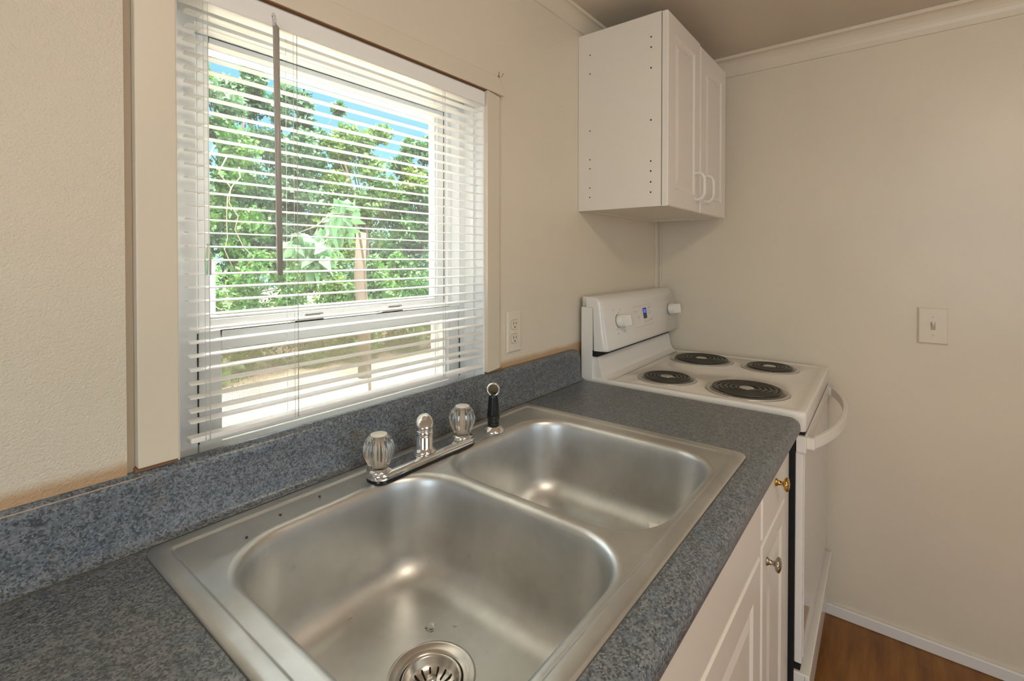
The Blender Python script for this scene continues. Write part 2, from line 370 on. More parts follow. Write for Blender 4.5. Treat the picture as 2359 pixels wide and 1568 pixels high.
def sash(name, x0, x1, z0, z1, y0, y1, sl, sr, st, sb):
    b = MB(); b.box(x0, x0 + sl, y0, y1, z0, z1); b.box(x1 - sr, x1, y0, y1, z0, z1); b.box(x0 + sl, x1 - sr, y0, y1, z1 - st, z1); b.box(x0 + sl, x1 - sr, y0, y1, z0, z0 + sb)
    g = .004; ym = (y0 + y1) / 2
    b.box(x0 + sl, x0 + sl + g, y0 + .008, y1 - .002, z0 + sb, z1 - st); b.box(x1 - sr - g, x1 - sr, y0 + .008, y1 - .002, z0 + sb, z1 - st)
    b.box(x0 + sl, x1 - sr, y0 + .008, y1 - .002, z0 + sb, z0 + sb + g)
    s_ = b.build(name, M['vinyl'], win, bevel=.0015)
    gl = MB().box(x0 + sl + g, x1 - sr - g, ym + .004, ym + .0065, z0 + sb + g, z1 - st).build('pane', M['glass'], s_)
    return s_
lower = sash('lower_sash', .1035, .7085, .052, .277, .100, .127, .0345, .0345, .032, .038)
upper = sash('upper_sash', .112, .698, .262, .784, .143, .176, .025, .022, .020, .03)
for x in (.300, .500):
    b = MB(); b.box(x - .03, x + .03, .104, .124, .277, .281); b.box(x - .02, x + .028, .108, .122, .281, .287); b.box(x - .005, x + .034, .112, .118, .287, .291); b.build('sash_lock', M['satin'], lower, bevel=.001)
b = MB(); b.box(.118, .69, .1805, .1815, .06, .29); b.build('insect_screen', M['screen'], win)
b = MB(); b.box(.112, .118, .178, .186, .06, .29); b.box(.69, .698, .178, .186, .06, .29); b.box(.112, .698, .178, .186, .285, .292)
b.build('screen_frame', M['vinyl'], win)

# ------------------------------------------------------------------ venetian blind
YS = .046; bx0, bx1 = .0705, .7335
bl = empty('venetian_blind', ((bx0 + bx1) / 2, YS, .8245), 'white horizontal mini blind with open slats hanging in the kitchen window', 'blind')
b = MB(); b.box(bx0 - .005, bx1 + .0015, .031, .061, .7905, .8245); b.box(bx0 - .005, bx1 + .0015, .0295, .031, .7905, .794)
b.build('headrail', M['slat'], bl, bevel=.001)
def slat_z(i): return .1445 + .02097 * i + (.005 if i == 0 else 0)
S_me = None
for i in range(31):
    z = slat_z(i)
    if S_me is None:
        b = MB(); n = 8; Wd = .0125; tilt = math.radians(3)
        def sec(off, x): return [(x, YS + Wd * c, z + .0023 * (1 - c * c) + off + math.sin(tilt) * Wd * c) for c in [-1 + 2 * k / n for k in range(n + 1)]]
        rings = []
        for x in (bx0, bx0 + .0015, bx0 + .004, bx1 - .004, bx1 - .0015, bx1):
            k = .78 if x in (bx0, bx1) else (.93 if abs(x - bx0 - .0015) < 1e-6 or abs(x - bx1 + .0015) < 1e-6 else 1)
            top_ = [(p[0], YS + (p[1] - YS) * k, p[2]) for p in sec(.00035, x)]; bot = [(p[0], YS + (p[1] - YS) * k, p[2]) for p in sec(0, x)][::-1]
            rings.append(top_ + bot)
        b.loops(rings, cap0=True, cap1=True); so = b.build('slat', M['slat'], bl); S_me = so
    else:
        so = S_me.copy(); C.objects.link(so); so.parent = bl; so.location = (0, 0, z - slat_z(0)); so.rotation_euler = (0, random.uniform(-.0009, .0009), 0)
b = MB(); b.box(bx0, bx1, YS - .011, YS + .011, .117, .1262); b.build('bottom_rail', M['slat'], bl, bevel=.003)
for x in (.0905, .232, .590):
    b = MB()
    for y in (YS - .0135, YS + .0135): b.tube([(x, y, .118), (x, y, .795)], .0004, 5)
    for i in range(31): b.tube([(x, YS - .0135, slat_z(i) - .0006), (x, YS + .0135, slat_z(i) - .0006)], .0003, 4)
    b.build('ladder_cord', M['cord'], bl)
    MB().tube([(x + .006, YS - .0140, .118), (x + .006, YS - .0140, .795)], .00055, 5).build('lift_cord', M['wand'] if x == .232 else M['cord'], bl)
b = MB(); b.tube([(.1965, .0215, .788), (.2008, .0215, .371)], .0050, 6)
wd = b.build('tilt_wand', M['wand'], bl, label='taupe tilt wand')
b = MB(); b.tube([(.195, .0305, .808), (.1945, .026, .811), (.195, .0215, .806), (.1955, .020, .798), (.1965, .0215, .79), (.198, .024, .794), (.1975, .0245, .801), (.1945, .0255, .803)], .0013, 6); b.lathe((.196, .0225, .787), [(.004, 0), (.0045, .003), (.002, .007)], n=10)
b.build('wand_hook', M['clear'], wd)
b = MB(); b.lathe((.0935, .0275, .372), [(.0015, 0), (.004, .003), (.0045, .02), (.003, .042), (.0012, .05)], n=12); b.build('cord_tassel', M['clear'], bl)

# ------------------------------------------------------------------ worktop with backsplash
cx0, cx1 = -1.9, 1.207; SW, SD = .8669, -.5656
ct = empty('countertop', ((cx0 + cx1) / 2, -.3, -.04), 'blue grey speckled laminate countertop with rounded front edge around the steel sink', 'countertop')
b = MB(); hole = rrect(.014, SW - .014, SD + .014, -.014, .03, 0)
fy = -.588
def path_pts(o):     # front edge, rounded corner, then the end by the range; o = distance out from the flat
    r = .006 + o; c = (cx1 - .026, fy + .006); L = [(cx0, fy - o)]
    L += [(c[0] - .0 + r * math.cos(a), c[1] + r * math.sin(a)) for a in [-PI / 2 + PI / 2 * k / 8 for k in range(9)]]
    L += [(c[0] + r, .008)]; return L
vs_, fs_ = fill_between([[(x, y, 0) for x, y in path_pts(0)] + [(cx0, .008, 0)], hole]); b.add(vs_, fs_)
prof = [(0, 0), (.006, -.0006), (.012, -.003), (.017, -.008), (.0195, -.015), (.02, -.026), (.0185, -.033), (.014, -.038), (.006, -.040), (-.03, -.040)]
prof = [(o * 1.32 if o > 0 else o, z) for o, z in prof]
b.loops([[(x, y, z) for x, y in path_pts(min(o, .0199) if False else max(o, -.005))] for o, z in prof], closed=False)
b.loops([[(p[0], p[1], z) for p in hole] for z in (0, -.019)], smooth=False)
b.box(cx0, cx1 - .01, -.012, .04, -.019, -.0005)
b.build('worktop', M['lam'], ct)
ys = .0218
pr = [(YB - .001, .1), (ys + .014, .1), (ys + .008, .0985), (ys + .003, .0945), (ys + .0005, .089), (ys, .083), (ys, .012), (ys - .002, .006), (ys - .006, .002), (.007, .0002), (.007, -.0004), (YB - .001, -.0004)]
b = MB(); rs = []
for x, dz in ((cx0, 0), (cx1 - .03, 0), (cx1 - .02, -.0015), (cx1 - .012, -.006), (cx1 - .006, -.014), (cx1 - .004, -.028)):
    rs.append([(x, y, z + dz * (1 if z > .08 else 0)) for y, z in pr])
b.loops(rs, cap0=True, cap1=True)
b.build('backsplash', M['lam'], ct)
# pale line along the left of the backsplash top, grime in the seams
b = MB(); b.tube([(-.9, ys + .0025, .0935), (-.3, ys + .003, .0942), (-.12, ys + .003, .0940), (.0, ys + .0035, .0946), (.03, ys + .004, .0950)], [.0012, .0012, .001, .0008, .0003], 6); b.build('pale_ridge_line', mat('pale beige line', (.50, .40, .30), .6), ct)
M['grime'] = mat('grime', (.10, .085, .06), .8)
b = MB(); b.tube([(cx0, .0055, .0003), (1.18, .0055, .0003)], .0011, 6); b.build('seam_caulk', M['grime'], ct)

# ------------------------------------------------------------------ double bowl sink
sk = empty('kitchen_sink', (SW / 2, SD / 2, 0), 'double bowl stainless steel drop-in sink set in the blue grey countertop', 'sink')
b = MB()
out_l = [rrect(0 + o, SW - o, SD + o, 0 - o, r, z) for o, z, r in ((.0, .0004, .022), (.0015, .0032, .0215), (.004, .0044, .020), (.008, .0048, .018), (.021, .0046, .012), (.0235, .0036, .010), (.0250, .0018, .009), (.027, .0014, .008))]
b.loops(out_l)
DZ = .0014
bowls = [(.050, .4235, -.531, -.082), (.4415, .815, -.531, -.088)]; RR = .098; deep = .172
drains = []
hl = []
for x0, x1, y0, y1 in bowls: hl.append(dense(rrect(x0 - .006, x1 + .006, y0 - .006, y1 + .006, RR + .006, DZ, 16), 16))
vs_, fs_ = fill_between([out_l[-1]] + [l for l in hl]); b.add(vs_, fs_, smooth=True)
for (x0, x1, y0, y1), h in zip(bowls, hl):
    pf = [(-.006, DZ), (-.003, DZ - .0003), (.0, DZ - .0013), (.003, -.0018), (.0055, -.005), (.0075, -.010), (.0095, -.02), (.0125, -.045), (.016, -.08), (.0195, -.108)]
    R = .052; d0 = .0205; z0 = -(deep - R)
    for k in range(1, 10):
        a = PI / 2 * k / 9; pf.append((d0 + R * (1 - math.cos(a)), z0 - R * math.sin(a)))
    cxm, cym = (x0 + x1) / 2 + .012, (y0 + y1) / 2 + .005
    ls = [dense(rrect(x0 + d, x1 - d, y0 + d, y1 - d, max(RR - d * .75, .04), z, 16), 16) for d, z in pf]
    last = ls[-1]; rd = .058
    for tt, zz in ((.25, -.0010), (.5, -.0018), (.75, -.0024), (.92, -.0026), (1, -.0026)):
        l = []
        for p in last:
            a = math.atan2(p[1] - cym, p[0] - cxm); q = (cxm + rd * math.cos(a), cym + rd * math.sin(a)); l.append((p[0] + (q[0] - p[0]) * tt, p[1] + (q[1] - p[1]) * tt, last[0][2] + zz))
        ls.append(l)
    b.loops(ls); drains.append((cxm, cym, ls[-1][0][2]))
b.build('sink_basin', M['steel'], sk)
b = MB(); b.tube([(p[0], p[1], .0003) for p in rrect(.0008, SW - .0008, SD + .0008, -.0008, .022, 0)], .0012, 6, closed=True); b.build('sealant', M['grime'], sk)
for k, (x, y, z) in enumerate(drains):
    b = MB(); b.lathe((x, y, z), [(.0610, .0003), (.0600, .0015), (.0575, .0012), (.056, .0004), (.050, -.0022), (.044, -.0030), (.0425, -.006), (.041, -.020), (.036, -.030), (.0, -.032)], n=64, caps=False)
    b.build('drain_flange', M['satin'], sk)
x, y, z = drains[0]
st = empty('strainer_basket', (x, y, z - .03), 'round slotted steel strainer basket sitting in the near sink bowl drain', 'strainer')
b = MB(); b.lathe((x, y, z), [(.0405, -.0035), (.041, -.0025), (.0395, -.0018), (.0375, -.004), (.034, -.011), (.028, -.0165), (.018, -.0195), (.0, -.0205)], n=64, caps=False)
b.build('basket', M['satin'], st)
b = MB()
for k in range(16):
    a = 2 * PI * k / 16 + .12; c, s_ = math.cos(a), math.sin(a)
    b.tube([(x + c * .0185, y + s_ * .0185, z - .0188), (x + c * .0245, y + s_ * .0245, z - .0172), (x + c * .031, y + s_ * .031, z - .0136)], .0013, 6, flat=.7)
b.build('slot', M['black'], st)['kind'] = 'stuff'
b = MB(); b.lathe((x, y, z), [(.012, -.020), (.012, -.0185), (.004, -.017), (.003, -.008), (.007, -.006), (.007, -.003), (.0, -.0015)], n=24); b.build('knob', M['satin'], st)
# white stopper with ring lying over the far drain
x, y, z = drains[1]
sp_ = empty('sink_stopper', (x + .12, y - .02, z), 'white round sink stopper half hidden at the far edge of the far bowl', 'stopper')
X_, Y_ = .7875, -.4155
b = MB(); b.lathe((X_, Y_, -.1655), [(.026, 0), (.028, .002), (.028, .006), (.025, .0085), (.008, .0095), (0, .0095)], n=36); b.build('disc', M['jamb'], sp_)
b = MB(); b.tube([(X_ + .008 * math.cos(a), Y_ + .004 * math.sin(a), -.155 + .004 * math.sin(a)) for a in [2 * PI * k / 20 for k in range(20)]], .0009, 6, closed=True); b.build('pull_ring', M['satin'], sp_)

# ------------------------------------------------------------------ faucet
fc = empty('faucet', (.443, -.068, .002), 'chrome two-handle kitchen faucet with clear fluted knobs and a stubby spout', 'faucet')
def stadium(o, z, x0=.314, x1=.574, yc=-.069, r=.0255):
    l = []
    for i in range(48):
        a = 2 * PI * i / 48
        cxx = x1 - r if math.cos(a) >= 0 else x0 + r
        l.append((cxx + (r - o) * math.cos(a), yc + (r - o) * math.sin(a), z))
    return l
b = MB(); b.loops([stadium(0, .0018), stadium(-.0008, .0015), stadium(-.0008, .0026), stadium(.001, .0032)], cap0=True, cap1=True); b.build('gasket', M['blackp'], fc)
b = MB(); b.loops([stadium(0, .0030), stadium(.0006, .0130), stadium(.0016, .0155), stadium(.0038, .0170), stadium(.006, .0174), stadium(.016, .0178)], cap0=True, cap1=True)
b.build('base_plate', M['chrome'], fc)
b = MB(); b.lathe((.443, -.068, .0175), [(.0225, 0), (.0225, .003), (.0205, .006), (.0175, .0085), (.0165, .010), (.0165, .030), (.0158, .031), (.0158, .0325), (.0168, .0335), (.0168, .046)], n=40)
b.build('spout_hub', M['chrome'], fc)
# slanted, domed top of the spout
b = MB(); n = 40; ax = Vector((-.62, -.78, 0)); ls = []
def ring(rr, hz, sl):
    l = []
    for i in range(n):
        a = 2 * PI * i / n; vx, vy = math.cos(a), math.sin(a); dd = vx * ax.x + vy * ax.y
        l.append((.443 + rr * vx, -.068 + rr * vy, hz - sl * dd * rr))
    return l
for rr, hz, sl in ((.0168, .0625, 0), (.0172, .0665, .10), (.0174, .0730, .30), (.0168, .0775, .50), (.0145, .0805, .58), (.010, .0825, .60), (.005, .0832, .6)): ls.append(ring(rr, hz, sl))
b.loops(ls, cap0=True, cap1=True); b.build('spout_cap', M['chrome'], fc)
for x in (.3345, .5495):
    b = MB(); b.lathe((x, -.068, .0175), [(.0225, 0), (.0215, .003), (.0165, .005), (.015, .0065)], n=32)
    b.lathe((x, -.068, .022), [(.004, 0), (.004, .05)], n=10); b.build('valve_stem', M['chrome'], fc)
    kb = MB(); fl = lambda a, z: .055 * math.cos(16 * a) * (1 if .006 < z < .052 else 0)
    kb.lathe((x, -.068, .0235), [(.0175, 0), (.0185, .003), (.0190, .008), (.0225, .016), (.0258, .025), (.0265, .034), (.0250, .043), (.0215, .051), (.0185, .0565), (.0155, .058)], n=128, flute=fl)
    h = kb.build('handle', M['acryl'], fc, label='clear fluted acrylic knob')
    b = MB(); b.lathe((x, -.068, .0818), [(.0150, 0), (.0150, .0012), (.0125, .0022), (0, .0024)], n=32); b.build('handle_cap', M['plastic'], h)
    b = MB(); b.lathe((x, -.068, .026), [(.0125, 0), (.0085, .008), (.0060, .014), (.0052, .050)], n=16); b.build('handle_core', mat('yellowed core', (.72, .62, .50), .4, .2), h)

# ------------------------------------------------------------------ side sprayer
sx_, sy_ = .650, -.070
spr = empty('sink_sprayer', (sx_, sy_, .002), 'black pull-out sink sprayer standing in a chrome collar right of the faucet', 'sprayer')
b = MB(); b.lathe((sx_, sy_, .0016), [(.0255, 0), (.0255, .002), (.024, .005), (.019, .010), (.0165, .013), (.0155, .013)], n=40); b.build('collar', M['chrome'], spr)
b = MB(); b.lathe((sx_, sy_, .010), [(.0128, 0), (.0135, .012), (.0140, .022), (.0148, .0225), (.0145, .032), (.0128, .05), (.0108, .07), (.0100, .082)], n=32); 
hd = Vector((-.80, -.60, .06)).normalized(); hc = Vector((sx_, sy_, .0985))
b.lathe(tuple(hc - hd * .016), [(.004, 0), (.0115, .003), (.014, .010), (.0142, .022)], axis=hd, n=32)
b.build('spray_body', M['blackp'], spr)
b = MB(); p0 = hc + hd * .006; b.lathe(tuple(p0), [(.0142, -.004), (.0152, -.003), (.0152, .0015), (.0132, .0025), (.0125, .001)], axis=hd, n=36); b.build('nozzle_rim', M['chrome'], spr)
b = MB(); b.lathe(tuple(p0), [(.0124, -.001), (.0118, .0012), (0, .0018)], axis=hd, n=24)
b.build('nozzle', mat('sprayer screen', (.06, .045, .02), .5), spr)
b = MB()
q = Vector((0, 0, 1)).rotation_difference(hd)
for r_, nn in ((.003, 5), (.0062, 10), (.0094, 15)):
    for k in range(nn):
        a = 2 * PI * k / nn; pp = p0 + q @ Vector((r_ * math.cos(a), r_ * math.sin(a), .0016)); b.lathe(tuple(pp), [(.0006, 0), (.0006, .0006)], axis=hd, n=6)
b.build('spray_holes', M['brass'], spr)['kind'] = 'stuff'
sprayer_plug = tag(MB().lathe((.668, -.049, .0014), [(.012, 0), (.0115, .0006), (.009, .0012), (0, .0014)], n=24).build('water_puddle', M['water']), 'thin water puddle on the sink deck behind the sprayer collar', 'water')

# crumbs and droplets
for n_, (cx_, cy_) in enumerate(((.0, 0),)): pass
def crumb(x, y, z, s, label, rz=0):
    b = MB(); b.lathe((x, y, z), [(s * .3, 0), (s, s * .4), (s * .7, s), (s * .2, s * 1.3)], n=7); b.tube([(x, y, z + s * .4), (x + s * 1.6 * math.cos(rz), y + s * 1.6 * math.sin(rz), z + s * .5)], s * .35, 5)
    tag(b.build('crumb', M['crumb']), label, 'crumb')
crumb(.232, -.046, DZ, .0018, 'dark crumb on the back sink deck nearest the faucet', .5)
crumb(.163, -.053, DZ, .0018, 'dark crumb on the back sink deck left of the faucet, middle one of three', 2)
crumb(.103, -.0757, DZ, .0018, 'dark crumb by the back left corner of the near sink bowl', 4)
def droplet(x, y, z, r, label, shape=None):
    b = MB(); ls = []
    for rr, zz in ((1, 0), (.97, .25), (.85, .5), (.6, .75), (.3, .9)):
        ls.append([(x + r * rr * math.cos(a) * (1 + .25 * math.sin(3 * a + r * 900)), y + r * rr * math.sin(a) * (1 + .2 * math.cos(2 * a + r * 500)), z + zz * r * .35) for a in [2 * PI * k / 20 for k in range(20)]])
    b.loops(ls, cap0=True, cap1=True); tag(b.build('water_droplet', M['water']), label, 'water drop')
zb_ = -.1735
droplet(.307, -.234, zb_ + .0008, .0075, 'large water drop on the near sink bowl floor behind the strainer')
droplet(.3325, -.2628, zb_ + .0008, .003, 'small water drop right of the large drop on the near bowl floor')
droplet(.3484, -.2652, zb_ + .0008, .0024, 'tiny water drop on the near bowl floor farthest right of the large drop')

droplet(.230, -.1345, -.1600, .0035, 'round water drop on the near bowl floor by its back left wall')
# ------------------------------------------------------------------ base cabinets
def panel_ring(x0, x1, z0, z1, ins, y): return [(x0 + ins, y, z0 + ins), (x1 - ins, y, z0 + ins), (x1 - ins, y, z1 - ins), (x0 + ins, y, z1 - ins)]
def panel_door(name, x0, x1, z0, z1, yf, th, m, par, raised=True, fr=.052, bev=.002):
    """front faces -y at yf; raised panel as the moulded doors have"""
    b = MB(); seq = [(0, yf + th), (0, yf + .003), (.003, yf)]
    if raised: seq += [(fr, yf), (fr + .006, yf + .005), (fr + .018, yf + .005), (fr + .034, yf + .0008)]
    ls = [panel_ring(x0, x1, z0, z1, i, y) for i, y in seq]
    b.loops(ls, smooth=False, cap0=True, cap1=True); return b.build(name, m, par)
def knob(x, y, z, m, par, label):
    b = MB(); b.lathe((x, y, z), [(.0085, 0), (.0085, .0025), (.0055, .006), (.0045, .012), (.0055, .016), (.013, .0185), (.0155, .022), (.0145, .0255), (.007, .028), (0, .0285)], axis=(0, -1, 0), n=28)
    return b.build('knob', m, par, label=label)
YD = -.588; YFR = -.5845
sc = empty('sink_base_cabinet', (.3, -.3, FL), 'white sink base cabinet with a wide false front above raised-panel doors', 'cabinet')
b = MB()
for x0, x1 in ((-.34, -.322), (.868, .886)): b.box(x0, x1, YFR + .0175, .03, FL, -.0415)
b.box(-.322, .868, YFR + .0175, .03, -.82, -.802); b.box(-.322, .868, .02, .03, -.802, -.1)
b.box(-.34, -.29, YFR, YFR + .017, -.81, -.0415); b.box(.842, .886, YFR, YFR + .017, -.81, -.0415); b.box(-.29, .842, YFR, YFR + .017, -.075, -.0415); b.box(-.29, .842, YFR, YFR + .017, -.235, -.185); b.box(-.29, .842, YFR, YFR + .017, -.81, -.77)
b.box(-.34, .886, -.50, -.49, FL, -.81)
b.build('cabinet_body', M['cabw'], sc)
panel_door('false_front', -.30, .872, -.192, -.048, YD, .0125, M['cabw'], sc, False)
panel_door('door', -.30, .283, -.79, -.203, YD, .0125, M['cabw'], sc, fr=.06)
panel_door('door', .287, .872, -.79, -.203, YD, .0125, M['cabw'], sc, fr=.06)
dc = empty('drawer_base_cabinet', (1.045, -.3, FL), 'narrow white base cabinet with one drawer over one door beside the range', 'cabinet')
b = MB()
b.box(.887, .9, YFR + .0175, .03, FL, -.0415); b.box(1.187, 1.214, YFR + .0175, .03, FL, -.0415); b.box(.9, 1.187, .02, .03, FL, -.0415)
b.box(.887, .915, YFR, YFR + .017, -.81, -.0415); b.box(1.13, 1.214, YFR, YFR + .017, -.81, -.0415); b.box(.915, 1.13, YFR, YFR + .017, -.07, -.0415); b.box(.915, 1.13, YFR, YFR + .017, -.215, -.17); b.box(.915, 1.13, YFR, YFR + .017, -.81, -.77)
b.box(.887, 1.214, -.50, -.49, FL, -.81)
b.build('cabinet_body', M['cabw'], dc)
dr = panel_door('drawer', .889, 1.145, -.178, -.052, YD, .0125, M['cabw'], dc, False); knob(1.02, YD, -.103, M['brass'], dr, 'polished brass knob')
do = panel_door('door', .889, 1.145, -.79, -.190, YD, .0125, M['cabw'], dc, fr=.045); knob(.928, YD, -.237, M['nickel'], do, 'tarnished nickel knob')

# ------------------------------------------------------------------ electric range
ra = math.radians(1.1); P0 = Vector((1.2285, -.62))
rg = empty('electric_range', (P0.x, P0.y, FL), 'white electric coil range with a backguard between the counter end and right wall', 'stove')
# local frame: X right from the front left corner, Y back, Z above worktop level
LX = .672; LB = .640
def rp(x, y, z): return (P0.x + x, P0.y + y, z)
class RB(MB):
    def box(s, x0, x1, y0, y1, z0, z1, mi=0): return MB.box(s, P0.x + x0, P0.x + x1, P0.y + y0, P0.y + y1, z0, z1, mi)
b = RB(); b.box(0.004, LX - .004, .03, LB, FL + .01, -.046); b.build('range_body', M['enamel'], rg, bevel=.002)
b = RB(); b.box(.012, LX - .012, .004, .03, -.0555, -.045); b.box(-.0012, .0048, .0236, .06, FL + .02, -.05); b.build('shadow_gap', M['black'], rg)
# cooktop: slab with raised lip, burner wells
ZT = .004
burn = [(.150, .170, .116), (.150, .412, .094), (.520, .408, .116), (.520, .170, .094)]
b = RB(); ls = []
def cl(o, z): return [rp(p[0], p[1], z) for p in rrect(o, LX - o, o, LB - .012 - o, max(.012 - o * .3, .004), 0, 6)]
outer = [cl(.002, -.045), cl(0, -.042), cl(0, ZT - .004), cl(.0015, ZT + .0005), cl(.005, ZT + .002), cl(.018, ZT + .002), cl(.024, ZT), cl(.03, ZT - .001)]
b.loops(outer, cap0=True)
holes = [[rp(x + (r + .004) * math.cos(a), y + (r + .004) * math.sin(a), ZT - .001) for a in [2 * PI * k / 48 for k in range(48)]] for x, y, r in burn]
vs_, fs_ = fill_between([outer[-1]] + holes); b.add(vs_, fs_, smooth=True)
for (x, y, r), h in zip(burn, holes):
    b.loops([h, [rp(x + (r + .001) * math.cos(a), y + (r + .001) * math.sin(a), ZT + .0005) for a in [2 * PI * k / 48 for k in range(48)]], [rp(x + (r - .004) * math.cos(a), y + (r - .004) * math.sin(a), ZT - .004) for a in [2 * PI * k / 48 for k in range(48)]]])
b.build('cooktop', M['enamel'], rg)
for k, (x, y, r) in enumerate(burn):
    c = rp(x, y, 0); 
    bn = MB(); bn.lathe((c[0], c[1], ZT), [(r - .001, .0005), (r - .002, .0030), (r - .006, .0035), (r - .011, .002), (r - .016, -.004), (r - .03, -.018), (.03, -.021), (.0, -.021)], n=64, caps=False)
    pan = bn.build('drip_pan', M['pan'], rg)
    bn = MB(); pts = []; turns = 4.5 if r > .1 else 3.6; r0, r1 = .026, r - .025
    N = int(turns * 40)
    for i in range(N + 1):
        a = 2 * PI * turns * i / N; rr = r0 + (r1 - r0) * i / N; pts.append((c[0] + rr * math.cos(a + k), c[1] + rr * math.sin(a + k), ZT + .0065))
    bn.tube(pts, .0050, 8, flat=.72); bn.tube([(c[0] + (r1) * math.cos(2 * PI * i / 60), c[1] + r1 * math.sin(2 * PI * i / 60), ZT + .0065) for i in range(60)], .0050, 8, closed=True, flat=.72)
    co = bn.build('heating_coil', M['coil'], pan)
    bn = MB()
    for j in range(3):
        a = 2 * PI * j / 3 + .5 + k; bn.tube([(c[0] + .015 * math.cos(a), c[1] + .015 * math.sin(a), ZT + .001), (c[0] + (r1 + .006) * math.cos(a), c[1] + (r1 + .006) * math.sin(a), ZT + .001)], .0016, 5)
    bn.build('coil_support', M['satin'], pan)
    bn = MB(); bn.lathe((c[0], c[1], ZT + .006), [(.021, 0), (.021, .0025), (.018, .0035), (.010, .003), (0, .0045)], n=28); bn.build('medallion', M['satin'], pan)
# backguard: lower riser with cove, black gap, sloped control panel
b = RB(); sec = [(LB - .045, .0)] ; 
yb0 = .578
riser = [(yb0 - .032, ZT), (yb0 - .018, ZT + .002), (yb0 - .007, ZT + .009), (yb0, ZT + .022), (yb0 + .010, .072), (yb0 + .014, .0775), (LB - .002, .0775), (LB - .002, ZT)]
b.loops([[rp(x, y, z) for y, z in riser] for x in (.006, .0085, LX - .012, LX - .006)], cap0=True, cap1=True, smooth=False)
b.build('backguard_riser', M['enamel'], rg, bevel=.003)
b = RB(); b.box(-.001, .008, .606, .648, -.045, .238); b.box(LX - .006, LX + .004, .606, .648, -.045, .238); b.box(.004, LX - .006, .61, .648, .0, .235); b.build('backguard_frame', M['enamel'], rg, bevel=.002)
b = RB(); b.box(.0, LX - .004, .588, .612, .0770, .097); b.build('backguard_gap', M['black'], rg)
pp = [(.553, .0960), (.5505, .101), (.551, .108), (.571, .238), (.579, .256), (.590, .268), (.604, .2725), (.648, .2725), (.650, .2690), (.650, .2395), (.612, .2395), (.606, .236), (.600, .0955)]
b = MB(); b.loops([[rp(x, y0_ + (0 if abs(e) < .5 else 0) + (y0_ - .60) * (-k), z0_ if z0_ < .2 else .2 + (z0_ - .2) * (1 - k * .06)) for y0_, z0_ in pp] for x, e, k in ((-.002, 1, .45), (.002, 1, .12), (.010, 0, 0), (LX - .0, 0, 0), (LX + .008, 1, .12), (LX + .012, 1, .45))], cap0=True, cap1=True)
panel = b.build('control_panel', M['enamel'], rg)
pn = Vector((0, -.130, .0200)).normalized()          # outward normal of the sloped face
pn = Vector((0, -.9884, .152))
def face(x, s): # s: 0 bottom .. 1 top of the sloped face
    return Vector(rp(x, .551 + .020 * s, .108 + .130 * s))
def control_knob(x, s):
    c = face(x, s); b = MB(); b.lathe(tuple(c), [(.0225, 0), (.0225, .006), (.0218, .020), (.0195, .0235), (0, .0245)], axis=pn, n=40)
    kn = b.build('control_knob', M['plastic'], rg)
    up = Vector((1, 0, 0)).cross(pn) * -1; b = MB(); p = c + pn * .018; rx = Vector((1, 0, 0)); vs = []
    for t_, w_, h_ in ((0, .0066, .020), (.027, .0055, .0185), (.030, .0042, .0170)):
        vs.append([tuple(p + pn * t_ + rx * a * w_ + up * c_ * h_) for a, c_ in ((-1, -1), (1, -1), (1, 1), (-1, 1))])
    b.loops(vs, smooth=False, cap0=True, cap1=True); b.build('knob_grip', M['plastic'], kn, bevel=.0015)
    b = MB(); b.lathe(tuple(c), [(.0232, -.0005), (.0232, .0008)], axis=pn, n=40); b.build('knob_bezel', M['black'], kn)
control_knob(.105, .60); control_knob(.600, .60)
upv = Vector((0, .152, .9884))
def patch(mb, x0, x1, s0, s1, off):
    a, c_ = face(x0, s0), face(x0, s1); d, e = face(x1, s0), face(x1, s1); n_ = pn * off; mb.add([tuple(v + n_ * k) for k in (.0, 1) for v in (a, d, e, c_)], [(0, 1, 2, 3), (4, 5, 6, 7), (0, 1, 5, 4), (1, 2, 6, 5), (2, 3, 7, 6), (3, 0, 4, 7)])
b = MB(); patch(b, .322, .352, .50, .80, .0012); ds = b.build('display', M['blackp'], panel)
b = MB()
for x0, x1, s0, s1 in ((.3265, .3285, .66, .76), (.3265, .333, .75, .765), (.331, .333, .66, .76), (.336, .338, .66, .76), (.336, .343, .705, .72), (.341, .343, .66, .76), (.336, .343, .66, .675)): patch(b, x0, x1, s0, s1, .0018)
b.build('display_digits', M['led'], ds)
b = MB()
random.seed(3)
for x, s in ((.075, .88), (.128, .86), (.112, .80), (.09, .27), (.14, .30), (.085, .38), (.245, .72), (.26, .72), (.272, .53), (.276, .57), (.372, .76), (.383, .78), (.372, .70), (.385, .66), (.372, .60), (.387, .62), (.395, .78), (.345, .40), (.33, .38), (.36, .40), (.39, .42), (.40, .44), (.378, .42), (.57, .9), (.60, .93), (.63, .92), (.57, .27), (.62, .25), (.645, .4)): patch(b, x, x + .004, s, s + .035, .0004)
for s in (.30, .88): patch(b, .23, .41, s, s + .006, .0003)
b.build('panel_marking', M['ink'], panel)['kind'] = 'stuff'
